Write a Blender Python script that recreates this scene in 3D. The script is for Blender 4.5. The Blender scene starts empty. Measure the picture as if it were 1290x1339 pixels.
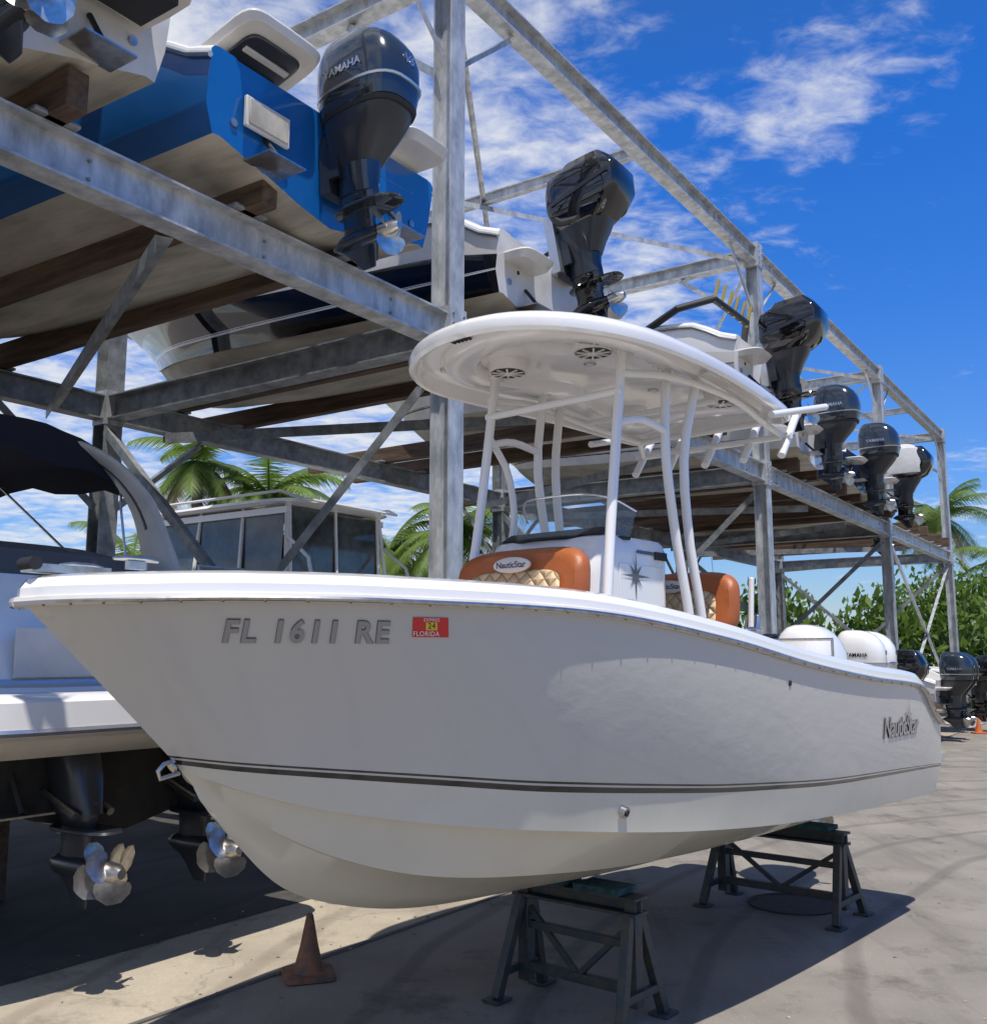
import bpy, math, random
import numpy as np
from mathutils import Vector, Matrix, Euler
random.seed(7)
rad=math.radians
sc=bpy.context.scene
col=sc.collection
sc.view_settings.view_transform='Standard'
sc.view_settings.look='None'
sc.view_settings.exposure=0

# ------------------------------------------------------------ materials
def mat(name,c,rough=0.5,metal=0.0,var=0.0,vscale=5.0,bump=0.0,bscale=40.0,coat=0.0,c2=None,stretch=(1,1,1),spec=0.5,detail=4):
    m=bpy.data.materials.new(name); m.use_nodes=True
    nt=m.node_tree; N=nt.nodes; L=nt.links
    b=N['Principled BSDF']
    b.inputs['Base Color'].default_value=(*c,1)
    b.inputs['Roughness'].default_value=rough
    b.inputs['Metallic'].default_value=metal
    b.inputs['Coat Weight'].default_value=coat
    b.inputs['Coat Roughness'].default_value=0.03
    b.inputs['Specular IOR Level'].default_value=spec
    tc=N.new('ShaderNodeTexCoord'); mp=N.new('ShaderNodeMapping'); mp.inputs['Scale'].default_value=stretch
    L.new(tc.outputs['Object'],mp.inputs['Vector'])
    if var>0 or c2:
        n=N.new('ShaderNodeTexNoise'); n.inputs['Scale'].default_value=vscale; n.inputs['Detail'].default_value=detail; n.inputs['Roughness'].default_value=0.65
        L.new(mp.outputs['Vector'],n.inputs['Vector'])
        r=N.new('ShaderNodeValToRGB')
        r.color_ramp.elements[0].position=0.36; r.color_ramp.elements[1].position=0.64
        if c2 is None: c2=tuple(x*(1-var) for x in c)
        r.color_ramp.elements[0].color=(*c2,1); r.color_ramp.elements[1].color=(*c,1)
        L.new(n.outputs['Fac'],r.inputs['Fac']); L.new(r.outputs['Color'],b.inputs['Base Color'])
    if bump>0:
        n2=N.new('ShaderNodeTexNoise'); n2.inputs['Scale'].default_value=bscale; n2.inputs['Detail'].default_value=3
        L.new(mp.outputs['Vector'],n2.inputs['Vector'])
        bp=N.new('ShaderNodeBump'); bp.inputs['Strength'].default_value=bump; bp.inputs['Distance'].default_value=0.02
        L.new(n2.outputs['Fac'],bp.inputs['Height']); L.new(bp.outputs['Normal'],b.inputs['Normal'])
    return m
GEL=mat('hull_gelcoat_grey',(.50,.48,.435),.18,coat=1.0,bump=.16,bscale=7,stretch=(1,1,1.6))
BOT=mat('bottom_gelcoat_cream',(.64,.60,.49),.25,coat=.4,var=.08,vscale=2)
WHITE=mat('white_gelcoat',(.80,.78,.745),.15,coat=.7,var=.03,vscale=3)
WHITE2=mat('aged_white_gelcoat',(.65,.62,.565),.35,var=.18,vscale=2,coat=.25)
CREAM=mat('weathered_bottom',(.52,.47,.38),.5,var=.4,vscale=2.5,stretch=(.4,2,1))
BLUE=mat('blue_gelcoat',(.008,.115,.36),.13,coat=.7,var=.12,vscale=2)
NAVY=mat('navy_gelcoat',(.01,.02,.07),.2,coat=.5)
BLACK=mat('black_gloss',(.005,.005,.006),.05,coat=.8)
BLACKM=mat('black_rubber',(.015,.015,.016),.6)
ANTI=mat('antifouling_black',(.03,.028,.026),.75,var=.6,vscale=4)
YAM=mat('outboard_blue_grey',(.026,.036,.05),.14,coat=.8,metal=.3)
YAMD=mat('outboard_dark_grey',(.018,.021,.026),.33,coat=.3)
SILV=mat('silver_trim',(.6,.61,.62),.25,metal=.9)
STEEL=mat('stainless_steel',(.60,.58,.55),.3,metal=1.0,var=.3,vscale=20)
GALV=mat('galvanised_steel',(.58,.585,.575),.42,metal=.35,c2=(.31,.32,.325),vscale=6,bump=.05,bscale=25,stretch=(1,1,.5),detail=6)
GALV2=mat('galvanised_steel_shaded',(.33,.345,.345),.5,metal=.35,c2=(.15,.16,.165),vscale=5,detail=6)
def rusty(m,sc_=3.0,th=.62):
    nt=m.node_tree;N=nt.nodes;L=nt.links;b=N['Principled BSDF']
    src=b.inputs['Base Color'].links[0].from_socket
    tc=N.new('ShaderNodeTexCoord');mp=N.new('ShaderNodeMapping');mp.inputs['Scale'].default_value=(3,3,.7);L.new(tc.outputs['Object'],mp.inputs['Vector'])
    n=N.new('ShaderNodeTexNoise');n.inputs['Scale'].default_value=sc_;n.inputs['Detail'].default_value=5;n.inputs['Roughness'].default_value=.7;L.new(mp.outputs[0],n.inputs['Vector'])
    r=N.new('ShaderNodeMapRange');r.inputs[1].default_value=th;r.inputs[2].default_value=th+.1;r.inputs[4].default_value=.65;L.new(n.outputs['Fac'],r.inputs[0])
    x=N.new('ShaderNodeMixRGB');L.new(r.outputs[0],x.inputs[0]);L.new(src,x.inputs[1]);x.inputs[2].default_value=(.30,.21,.13,1);L.new(x.outputs[0],b.inputs['Base Color'])
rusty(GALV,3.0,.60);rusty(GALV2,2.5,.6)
WOOD=mat('bunk_timber',(.14,.085,.05),.85,c2=(.05,.032,.02),vscale=3,bump=.3,bscale=12,stretch=(.4,4,4))
GREEN=mat('stand_paint',(.025,.045,.055),.5,c2=(.075,.062,.05),vscale=14,metal=.2)
ORANGE=mat('tan_upholstery',(.40,.11,.028),.42,bump=.15,bscale=120,var=.12)
CONE=mat('faded_cone',(.30,.115,.05),.7,c2=(.10,.068,.05),vscale=9)
PIPE=mat('white_powdercoat',(.76,.74,.71),.22,coat=.4)
CANVAS=mat('navy_canvas',(.012,.013,.025),.85,bump=.4,bscale=6)
COVER=mat('white_cover',(.55,.54,.53),.8,bump=.5,bscale=5,var=.15)
VINYL=mat('clear_vinyl',(.085,.10,.095),.08,var=.65,vscale=2.5,coat=.5)
TRUNK=mat('palm_trunk',(.22,.19,.16),.9,var=.4,vscale=6,bump=.5,bscale=12,stretch=(1,1,6))
def leafm(name,c):
    m=mat(name,c,.5,var=.45,vscale=1.2);nt=m.node_tree;N=nt.nodes;L=nt.links;b=N['Principled BSDF']
    t=N.new('ShaderNodeBsdfTranslucent');t.inputs['Color'].default_value=(c[0]*1.4,c[1]*1.5,c[2],1)
    mx=N.new('ShaderNodeMixShader');mx.inputs[0].default_value=.35;L.new(b.outputs[0],mx.inputs[1]);L.new(t.outputs[0],mx.inputs[2]);L.new(mx.outputs[0],N['Material Output'].inputs['Surface']);return m
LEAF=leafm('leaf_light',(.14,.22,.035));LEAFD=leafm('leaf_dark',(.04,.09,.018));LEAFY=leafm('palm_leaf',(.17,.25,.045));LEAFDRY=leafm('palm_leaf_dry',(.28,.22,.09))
RED=mat('sticker_red',(.6,.03,.03),.4)
YEL=mat('sticker_yellow',(.7,.5,.04),.4)
GREYD=mat('letter_grey',(.12,.12,.125),.35,metal=.3)
GOLD=mat('gold_anodised',(.65,.45,.12),.3,metal=.8)
RUST=mat('rust_spot',(.22,.13,.07),.8)
QUILT=bpy.data.materials.new('quilted_cream'); QUILT.use_nodes=True
nt=QUILT.node_tree;N=nt.nodes;L=nt.links;b=N['Principled BSDF']
tc=N.new('ShaderNodeTexCoord');mp=N.new('ShaderNodeMapping');mp.inputs['Rotation'].default_value=(rad(45),0,0)
L.new(tc.outputs['Object'],mp.inputs['Vector'])
sp=N.new('ShaderNodeSeparateXYZ');L.new(mp.outputs['Vector'],sp.inputs[0])
hs=[]
for ax in ('Y','Z'):
    a=N.new('ShaderNodeMath');a.operation='MULTIPLY';a.inputs[1].default_value=math.pi/0.065;L.new(sp.outputs[ax],a.inputs[0])
    s_=N.new('ShaderNodeMath');s_.operation='SINE';L.new(a.outputs[0],s_.inputs[0])
    ab=N.new('ShaderNodeMath');ab.operation='ABSOLUTE';L.new(s_.outputs[0],ab.inputs[0]);hs.append(ab)
mn=N.new('ShaderNodeMath');mn.operation='MINIMUM';L.new(hs[0].outputs[0],mn.inputs[0]);L.new(hs[1].outputs[0],mn.inputs[1])
r=N.new('ShaderNodeValToRGB');r.color_ramp.elements[0].position=0.05;r.color_ramp.elements[1].position=.22
r.color_ramp.elements[0].color=(.30,.16,.07,1);r.color_ramp.elements[1].color=(.60,.44,.25,1)
L.new(mn.outputs[0],r.inputs['Fac']);L.new(r.outputs['Color'],b.inputs['Base Color'])
bp=N.new('ShaderNodeBump');bp.inputs['Strength'].default_value=.8;bp.inputs['Distance'].default_value=.02
L.new(mn.outputs[0],bp.inputs['Height']);L.new(bp.outputs['Normal'],b.inputs['Normal']);b.inputs['Roughness'].default_value=.5
GLASS=bpy.data.materials.new('windscreen_acrylic');GLASS.use_nodes=True
b=GLASS.node_tree.nodes['Principled BSDF'];b.inputs['Base Color'].default_value=(.35,.42,.42,1);b.inputs['Roughness'].default_value=.04;b.inputs['Alpha'].default_value=.28

def ground_mat(name,c1,c2,cs,stainc,crack=.35,streak=.45):
    m=bpy.data.materials.new(name);m.use_nodes=True;nt=m.node_tree;N=nt.nodes;L=nt.links;b=N['Principled BSDF']
    tc=N.new('ShaderNodeTexCoord')
    def noise(scale,det=5,ro=.6,vec=None):
        n=N.new('ShaderNodeTexNoise');n.inputs['Scale'].default_value=scale;n.inputs['Detail'].default_value=det;n.inputs['Roughness'].default_value=ro
        L.new(vec or tc.outputs['Object'],n.inputs['Vector']);return n
    def mix(f,a,bb,typ='MIX'):
        x=N.new('ShaderNodeMixRGB');x.blend_type=typ
        if isinstance(f,float): x.inputs[0].default_value=f
        else: L.new(f,x.inputs[0])
        for i,q in ((1,a),(2,bb)):
            if isinstance(q,tuple): x.inputs[i].default_value=(*q,1)
            else: L.new(q,x.inputs[i])
        return x.outputs[0]
    def ramp(s,a,bb,va=0.,vb=1.):
        r=N.new('ShaderNodeMapRange');r.inputs[1].default_value=a;r.inputs[2].default_value=bb;r.inputs[3].default_value=va;r.inputs[4].default_value=vb
        L.new(s,r.inputs[0]);return r.outputs[0]
    base=mix(ramp(noise(cs).outputs['Fac'],.38,.60),c1,c2)
    fine=mix(ramp(noise(70,4,.7).outputs['Fac'],.3,.7,.0,.5),base,tuple(x*.6 for x in c1))
    speck=N.new('ShaderNodeTexVoronoi');speck.inputs['Scale'].default_value=26;L.new(tc.outputs['Object'],speck.inputs['Vector'])
    fine=mix(ramp(speck.outputs['Distance'],.06,.14,.5,0.),fine,tuple(min(1,x*1.6) for x in c1))
    st=mix(ramp(noise(1.1,6,.75).outputs['Fac'],.54,.66,0,.65),fine,stainc)
    mpx=N.new('ShaderNodeMapping');mpx.inputs['Rotation'].default_value=(0,0,rad(25));mpx.inputs['Scale'].default_value=(1.,.12,1);L.new(tc.outputs['Object'],mpx.inputs['Vector'])
    st=mix(ramp(noise(2.2,5,.65,mpx.outputs['Vector']).outputs['Fac'],.52,.70,0,streak),st,stainc)
    wv=N.new('ShaderNodeTexWave');wv.wave_type='RINGS';wv.rings_direction='Z';wv.inputs['Scale'].default_value=.33;wv.inputs['Distortion'].default_value=1.6;wv.inputs['Detail'].default_value=2
    mpw=N.new('ShaderNodeMapping');mpw.inputs['Location'].default_value=(-10.,-4.,0);L.new(tc.outputs['Object'],mpw.inputs['Vector']);L.new(mpw.outputs[0],wv.inputs['Vector'])
    st=mix(ramp(wv.outputs['Fac'],.93,.99,0,.40),st,stainc)
    vo=N.new('ShaderNodeTexVoronoi');vo.feature='DISTANCE_TO_EDGE';vo.inputs['Scale'].default_value=.2
    nz=noise(1.2,4);ad=N.new('ShaderNodeVectorMath');ad.operation='ADD';L.new(tc.outputs['Object'],ad.inputs[0]);L.new(nz.outputs['Color'],ad.inputs[1]);L.new(ad.outputs[0],vo.inputs['Vector'])
    st=mix(ramp(vo.outputs['Distance'],.0,.0035,crack,0.),st,tuple(x*.5 for x in stainc))
    L.new(st,b.inputs['Base Color']);b.inputs['Roughness'].default_value=.9
    bp=N.new('ShaderNodeBump');bp.inputs['Strength'].default_value=.4;bp.inputs['Distance'].default_value=.01
    L.new(noise(90,4,.7).outputs['Fac'],bp.inputs['Height']);L.new(bp.outputs['Normal'],b.inputs['Normal'])
    return m
ASPH=ground_mat('weathered_asphalt',(.30,.268,.226),(.215,.193,.164),.7,(.09,.08,.07))
CONC=ground_mat('worn_concrete',(.48,.415,.31),(.35,.30,.23),.8,(.19,.155,.115))
BAYSHADE=ground_mat('painted_bay_shade',(.08,.072,.062),(.04,.037,.034),.8,(.02,.02,.02))  # near-black floor colour with the shade under the rack painted in

# ------------------------------------------------------------ mesh builder
class M:
    def __init__(s): s.v=[];s.f=[];s.m=[];s.mats=[]
    def mi(s,m):
        if m not in s.mats: s.mats.append(m)
        return s.mats.index(m)
    def add(s,vs,fs,m,T=None):
        o=len(s.v)
        for v in vs:
            v=Vector(v)
            if T is not None: v=T@v
            s.v.append(v)
        i=s.mi(m) if not isinstance(m,list) else None
        for k,f in enumerate(fs):
            s.f.append([o+a for a in f]); s.m.append(i if i is not None else s.mi(m[k]))
    def box(s,c,d,m,T=None):
        x,y,z=c;a,b,e=d[0]/2,d[1]/2,d[2]/2
        vs=[(x+i*a,y+j*b,z+k*e) for i in(-1,1) for j in(-1,1) for k in(-1,1)]
        s.add(vs,[(0,1,3,2),(4,6,7,5),(0,4,5,1),(2,3,7,6),(0,2,6,4),(1,5,7,3)],m,T)
    def frame(s,p0,p1,up=(0,0,1)):
        p0=Vector(p0);p1=Vector(p1);d=(p1-p0);l=d.length;d.normalize();u=Vector(up)
        if abs(d.dot(u))>.98:u=Vector((1,0,0))
        y=u.cross(d).normalized();z=d.cross(y)
        return Matrix(((d.x,y.x,z.x,p0.x),(d.y,y.y,z.y,p0.y),(d.z,y.z,z.z,p0.z),(0,0,0,1))),l
    def bar(s,p0,p1,w,h,m,up=(0,0,1)):
        T,l=s.frame(p0,p1,up); s.box((l/2,0,0),(l,w,h),m,T)
    def ibeam(s,p0,p1,w,h,m,up=(0,0,1),t=.018):
        T,l=s.frame(p0,p1,up)
        s.box((l/2,0,h/2-t/2),(l,w,t),m,T); s.box((l/2,0,-h/2+t/2),(l,w,t),m,T); s.box((l/2,0,0),(l,t*.8,h-2*t),m,T)
    def angle(s,p0,p1,w,m,up=(0,0,1)):
        T,l=s.frame(p0,p1,up); s.box((l/2,0,0),(l,w,.01),m,T); s.box((l/2,w/2-.005,-w/2-.004),(l,.01,w),m,T)
    def tube(s,pts,r,m,n=10,T=None,caps=True):
        pts=[Vector(p) for p in pts]; k=len(pts)
        if not hasattr(r,'__len__'): r=[r]*k
        t0=(pts[1]-pts[0]).normalized(); ref=Vector((0,0,1)) if abs(t0.z)<.9 else Vector((1,0,0))
        a=t0.cross(ref).normalized(); rings=[]
        for i,p in enumerate(pts):
            t=(pts[min(i+1,k-1)]-pts[max(i-1,0)]).normalized()
            a=(a-t*a.dot(t)).normalized(); b=t.cross(a)
            rings.append([p+(a*math.cos(q)+b*math.sin(q))*r[i] for q in [2*math.pi*j/n for j in range(n)]])
        s.loft(rings,m,T=T,caps=caps)
    def loft(s,rings,m,T=None,caps=True):
        n=len(rings[0]); vs=[v for r in rings for v in r]; fs=[]
        for i in range(len(rings)-1):
            for j in range(n):
                a=i*n+j;b=i*n+(j+1)%n; fs.append((a,b,b+n,a+n))
        if caps: fs.append(tuple(range(n-1,-1,-1))); fs.append(tuple((len(rings)-1)*n+j for j in range(n)))
        s.add(vs,fs,m,T)
    def grid(s,rows,mats,T=None):
        n=len(rows[0]);vs=[v for r in rows for v in r];fs=[];ms=[]
        for i in range(len(rows)-1):
            for j in range(n-1):
                fs.append((i*n+j,i*n+j+1,(i+1)*n+j+1,(i+1)*n+j)); ms.append(mats[i] if isinstance(mats,list) else mats)
        s.add(vs,fs,ms,T)
    def disc(s,c,axis,r,th,m,n=20,T=None):
        c=Vector(c);axis=Vector(axis).normalized(); s.tube([c,c+axis*th],r,m,n=n,T=T)
    def build(s,name,parent=None,angle=35,bevel=0,fixn=True):
        me=bpy.data.meshes.new(name); me.from_pydata([tuple(v) for v in s.v],[],s.f)
        for m in s.mats: me.materials.append(m)
        me.polygons.foreach_set('material_index',s.m)
        if fixn:
            import bmesh
            bm=bmesh.new();bm.from_mesh(me);bmesh.ops.recalc_face_normals(bm,faces=bm.faces);bm.to_mesh(me);bm.free()
        me.update()
        try:
            me.shade_smooth(); me.set_sharp_from_angle(angle=rad(angle))
        except Exception as e: print(e)
        o=bpy.data.objects.new(name,me); col.objects.link(o)
        if parent: o.parent=parent
        if bevel:
            b=o.modifiers.new('b','BEVEL');b.width=bevel;b.segments=2;b.limit_method='ANGLE';b.angle_limit=rad(40)
        return o
def empty(name,loc=(0,0,0),rz=0,parent=None):
    e=bpy.data.objects.new(name,None);e.location=loc;e.rotation_euler=(0,0,rz);e.empty_display_size=.2;col.objects.link(e)
    if parent:e.parent=parent
    return e
def sell(z,xc,lx,wy,e=3.,n=28,yc=0):
    out=[]
    for i in range(n):
        q=2*math.pi*i/n;c=math.cos(q);sn=math.sin(q)
        out.append(Vector((xc+lx*math.copysign(abs(c)**(2/e),c),yc+wy*math.copysign(abs(sn)**(2/e),sn),z)))
    return out
def crom(P,n):
    P=[np.array(p,float) for p in P]; d=[0]
    for i in range(1,len(P)): d.append(d[-1]+np.linalg.norm(P[i]-P[i-1]))
    d=np.array(d);P=np.array(P)
    m=np.zeros_like(P)
    for i in range(len(P)):
        if i==0:m[i]=(P[1]-P[0])/(d[1]-d[0])
        elif i==len(P)-1:m[i]=(P[-1]-P[-2])/(d[-1]-d[-2])
        else:m[i]=(P[i+1]-P[i-1])/(d[i+1]-d[i-1])
    out=[]
    for k in range(n):
        t=(k/(n-1))**1.25*d[-1];i=min(max(np.searchsorted(d,t)-1,0),len(P)-2);h=d[i+1]-d[i];u=(t-d[i])/h
        out.append((2*u**3-3*u**2+1)*P[i]+(u**3-2*u**2+u)*h*m[i]+(-2*u**3+3*u**2)*P[i+1]+(u**3-u**2)*h*m[i+1])
    return np.array(out)
def text_mesh(body,size,spacing=1.0,extr=0.0,bold=0.0,shear=0):
    c=bpy.data.curves.new('t','FONT');c.body=body;c.size=size;c.space_character=spacing;c.extrude=extr;c.offset=bold;c.shear=shear
    c.align_x='CENTER';c.align_y='CENTER'
    o=bpy.data.objects.new('t',c);col.objects.link(o);bpy.context.view_layer.update()
    me=bpy.data.meshes.new_from_object(o);bpy.data.objects.remove(o)
    return me

# ------------------------------------------------------------ hull
LN={
'keel':[(.80,0,1.41),(.918,0,1.27),(1.2,0,1.02),(1.56,0,.88),(2,0,.79),(2.64,0,.742),(3.35,0,.713),(4.3,0,.705),(6.62,0,.70)],
'strk':[(.74,0,1.48),(.95,.12,1.33),(1.25,.25,1.17),(1.6,.38,1.06),(2.1,.5,.99),(3,.6,.92),(4.3,.62,.88),(6.62,.62,.86)],
'chi':[(.68,0,1.55),(.85,.16,1.47),(1.1,.33,1.39),(1.5,.55,1.32),(2,.74,1.25),(3,.95,1.14),(4.3,1.03,1.05),(6.62,1.04,.97)],
'cho':[(.67,0,1.56),(.84,.19,1.475),(1.1,.37,1.39),(1.5,.60,1.31),(2,.80,1.24),(3,1.00,1.13),(4.3,1.085,1.04),(6.62,1.10,.96)],
'str':[(.655,0,1.58),(.8,.2,1.555),(1,.37,1.53),(1.5,.655,1.47),(2,.85,1.41),(3,1.03,1.32),(3.5,1.09,1.286),(4.5,1.15,1.23),(6.62,1.16,1.17)],
'mid':[(.33,0,1.89),(.55,.27,1.88),(1,.59,1.86),(1.5,.84,1.83),(2,1.01,1.8),(3,1.155,1.7),(4.3,1.20,1.58),(6,1.195,1.47),(6.64,1.165,1.34)],
'rail':[(0,0,2.2),(.06,.15,2.205),(.2,.34,2.21),(.5,.58,2.22),(1,.85,2.22),(2,1.1,2.2),(3,1.2,2.1),(4,1.22,1.97),(5,1.22,1.875),(6,1.2,1.81),(6.2,1.19,1.76),(6.42,1.18,1.60),(6.66,1.165,1.5)]}
def hull(mm,S=(1,1,1),bot=BOT,side_lo=GEL,side_hi=GEL,cap=WHITE,stripe=BLACK,n=70,z0=0.0,deck=1.45,transom=None,thick=1.):
    def sc_(a): return np.array([(p[0]*S[0],p[1]*S[1],z0+(p[2]-.70)*S[2]) for p in a])
    A={k:crom(v,n) for k,v in LN.items()}
    rows=[A['keel'],A['keel']*.5+A['strk']*.5+np.array([0,0,-.015]),A['strk'],None,A['chi'],A['cho']]
    rows[3]=A['strk']+np.stack([np.zeros(n),.045*np.minimum(1,np.linspace(0,4,n)),.004*np.ones(n)],1)
    mats=[bot]*5
    def bl(f):
        a,b,c=A['str'],A['mid'],A['rail']
        return a*(1-f)*(1-2*f)+b*4*f*(1-f)+c*f*(2*f-1)
    fr=[0,.030*thick,.041*thick,.053*thick]
    rows+= [bl(f) for f in fr]; mats+=[bot if side_lo is GEL else side_lo,stripe,side_lo,stripe]
    for f in np.linspace(.12,1,9): rows.append(bl(f)); mats.append(side_lo if f<.55 else side_hi)
    R=A['rail'];t=np.gradient(R,axis=0);nn=np.stack([t[:,1],-t[:,0]],1);nn/=np.linalg.norm(nn,axis=1)[:,None]+1e-9
    nn[0]=(1,0)
    def off(o,dz):
        q=R.copy();q[:,0]+=nn[:,0]*o;q[:,1]=np.maximum(q[:,1]+nn[:,1]*o,0.0);q[:,2]+=dz;q[0,1]=0;return q
    rows+=[off(-.008,.012),off(-.006,.045),off(.02,.08),off(.07,.095),off(.21,.10),off(.23,.085)]
    mats+=[cap]*6
    inn=off(.245,0);inn[:,2]=np.minimum(inn[:,2]-.12,np.interp(inn[:,0],[0,.6,1.4,2.8],[2.08,2.06,1.98,deck]));rows.append(inn);mats.append(cap)
    rows=[sc_(r) for r in rows]
    for sg in (1,-1):
        mm.grid([[Vector((p[0],-sg*p[1],p[2])) for p in r] for r in rows],mats)
    inn=rows[-1];k=rows[-2]
    mm.grid([[Vector((p[0],-p[1],p[2]+.001)) for p in inn],[Vector((p[0],p[1],p[2]+.001)) for p in inn]],cap)
    q=int(n*.30)
    mm.grid([[Vector((p[0],-p[1],p[2]-.01)) for p in k[:q]],[Vector((p[0],p[1],p[2]-.01)) for p in k[:q]]],cap)
    e=[r[-1] for r in rows[:-1]]
    P=[Vector((p[0],-p[1],p[2])) for p in e]+[Vector((p[0],p[1],p[2])) for p in reversed(e[1:])]
    mm.add(P,[tuple(range(len(P)))],transom or side_hi)
    return {'rail':sc_(off(-.014,-.005)),'keel':sc_(A['keel'])}

# ------------------------------------------------------------ outboard
def prop(mm,c,T,m=STEEL,R=.19,nb=3):
    c=Vector(c)
    mm.tube([c+Vector((-.05,0,0)),c+Vector((.06,0,0)),c+Vector((.11,0,0))],[.065,.055,.03],m,n=14,T=T)
    for b in range(nb):
        a0=2*math.pi*b/nb+.4; rows=[]
        for i in range(6):
            r=.05+(R-.05)*i/5; ch=(.09,.15,.19,.20,.165,.07)[i]; row=[]
            for j in range(6):
                u=j/5-.5; ang=a0+u*ch/max(r,.09)*1.05+.25*i/5; x=u*ch*.55+.01+.25*u*u*ch
                row.append(c+Vector((x,r*math.cos(ang),r*math.sin(ang))))
            rows.append(row)
        mm.grid(rows,m,T)
def lower(mm,T,m,pm=STEEL,zt=-.35,nb=3):
    rings=[]
    for z,xc,lx,wy in((zt,.24,.19,.085),(-.47,.25,.18,.07),(-.5,.25,.17,.055),(-.62,.24,.15,.04),(-.72,.24,.16,.05),(-.8,.24,.17,.03),(-.86,.27,.12,.014),(-.98,.32,.06,.007)):
        rings.append(sell(z,xc,lx,wy,2.,20))
    mm.loft(rings,m,T)
    mm.loft([sell(-.505,.33,.29,.13,2.6,20),sell(-.52,.33,.30,.135,2.6,20),sell(-.527,.33,.29,.13,2.6,20)],m,T)
    mm.tube([(-.02,0,-.74),(.03,0,-.74),(.1,0,-.74),(.3,0,-.74),(.44,0,-.74)],[.008,.04,.068,.075,.06],m,n=16,T=T)
    prop(mm,(.5,0,-.74),T,pm,nb=nb)
def outboard(name,parent,loc,style='y',tilt=0,scale=1.,yaw=0,label=None):
    T=Matrix.Translation(loc)@Matrix.Rotation(yaw,4,'Z')@Matrix.Rotation(rad(-tilt),4,'Y')@Matrix.Scale(scale,4)
    mm=M()
    if style in('y','w'):
        cm=YAM if style=='y' else WHITE; dm=YAMD if style=='y' else WHITE
        lowm=cm
        cowl=[(.16,.34,.31,.215),(.20,.36,.36,.25),(.33,.37,.385,.27),(.50,.37,.39,.275),(.62,.36,.37,.265),(.72,.34,.33,.235),(.79,.31,.28,.195),(.84,.28,.21,.145),(.865,.25,.12,.08)]
        ap=[(-.18,.26,.17,.12),(-.08,.28,.23,.16),(.02,.31,.29,.20),(.10,.34,.32,.225),(.155,.35,.335,.235)]
        e=2.9
        mm.loft([sell(*r,e=e) for r in cowl],cm,T); mm.loft([sell(*r,e=e) for r in ap],dm,T)
        mm.loft([sell(.325,.37,.392,.276,e=e),sell(.342,.372,.396,.280,e=e)],SILV,T)
        mm.loft([sell(.155,.36,.35,.245,e=e),sell(.185,.36,.365,.253,e=e)],BLACKM,T)
        mm.loft([sell(.66,.16,.10,.20,e=3),sell(.76,.13,.09,.17,e=3),sell(.79,.13,.05,.12,e=3)],dm,T)
    else:
        cm=BLACK;dm=BLACK;lowm=BLACK
        cowl=[(.10,.34,.26,.17),(.18,.38,.36,.225),(.34,.43,.43,.265),(.54,.45,.43,.265),(.66,.43,.38,.245),(.72,.48,.28,.21),(.79,.48,.22,.17),(.805,.47,.15,.12)]
        ap=[(-.2,.27,.17,.11),(-.08,.28,.22,.14),(.02,.3,.27,.17),(.11,.33,.29,.19)]
        mm.loft([sell(*r,e=5.5) for r in cowl],cm,T); mm.loft([sell(*r,e=3.4) for r in ap],YAMD,T)
        for sg in(-1,1):
            mm.add([(.1,sg*.272,.34),(.80,sg*.272,.46),(.74,sg*.272,.50),(.1,sg*.272,.38)],[(0,1,2,3)],YAMD,T)
        mm.box((.02,0,-.02),(.10,.42,.62),SILV,T)
    mm.loft([sell(z,xc,lx,wy,2.4,20) for z,xc,lx,wy in((-.40,.24,.18,.09),(-.3,.25,.17,.10),(-.15,.26,.18,.125))],lowm if style!='m' else YAMD,T)
    lower(mm,T,lowm)
    mm.box((.04,0,-.14),(.085,.30,.44),YAMD if style!='w' else WHITE,T)
    for sg in(-1,1): mm.box((.09,sg*.13,-.08),(.16,.035,.36),YAMD if style!='w' else SILV,T)
    mm.tube([(.08,0,-.3),(.2,0,.05)],.035,STEEL,T=T)
    mm.tube([(-.02,.08,-.1),(-.2,.12,.1),(-.45,.1,.05)],.025,BLACKM,n=8,T=T)
    o=mm.build(name,parent,angle=38)
    if label:
        me=text_mesh(label,.085,bold=.002,extr=.001)
        me.materials.append(SILV if style!='w' else BLACK)
        for side in(-1,1):
            l2=bpy.data.objects.new('cowl_lettering',me);col.objects.link(l2);l2.parent=parent
            l2.matrix_local=T@Matrix.Translation((.36,side*.2785,.46))@Matrix(((-side,0,0,0),(0,0,side,0),(0,1,0,0),(0,0,0,1)))
        me=text_mesh('V6',.10,bold=.003,extr=.001,shear=.3);me.materials.append(SILV if style!='w' else BLACK)
        lo=bpy.data.objects.new('cowl_badge',me);col.objects.link(lo);lo.parent=parent
        lo.matrix_local=T@Matrix.Translation((.762,0,.50))@Matrix(((0,0,1,0),(1,0,0,0),(0,1,0,0),(0,0,0,1)))
    return o

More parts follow.
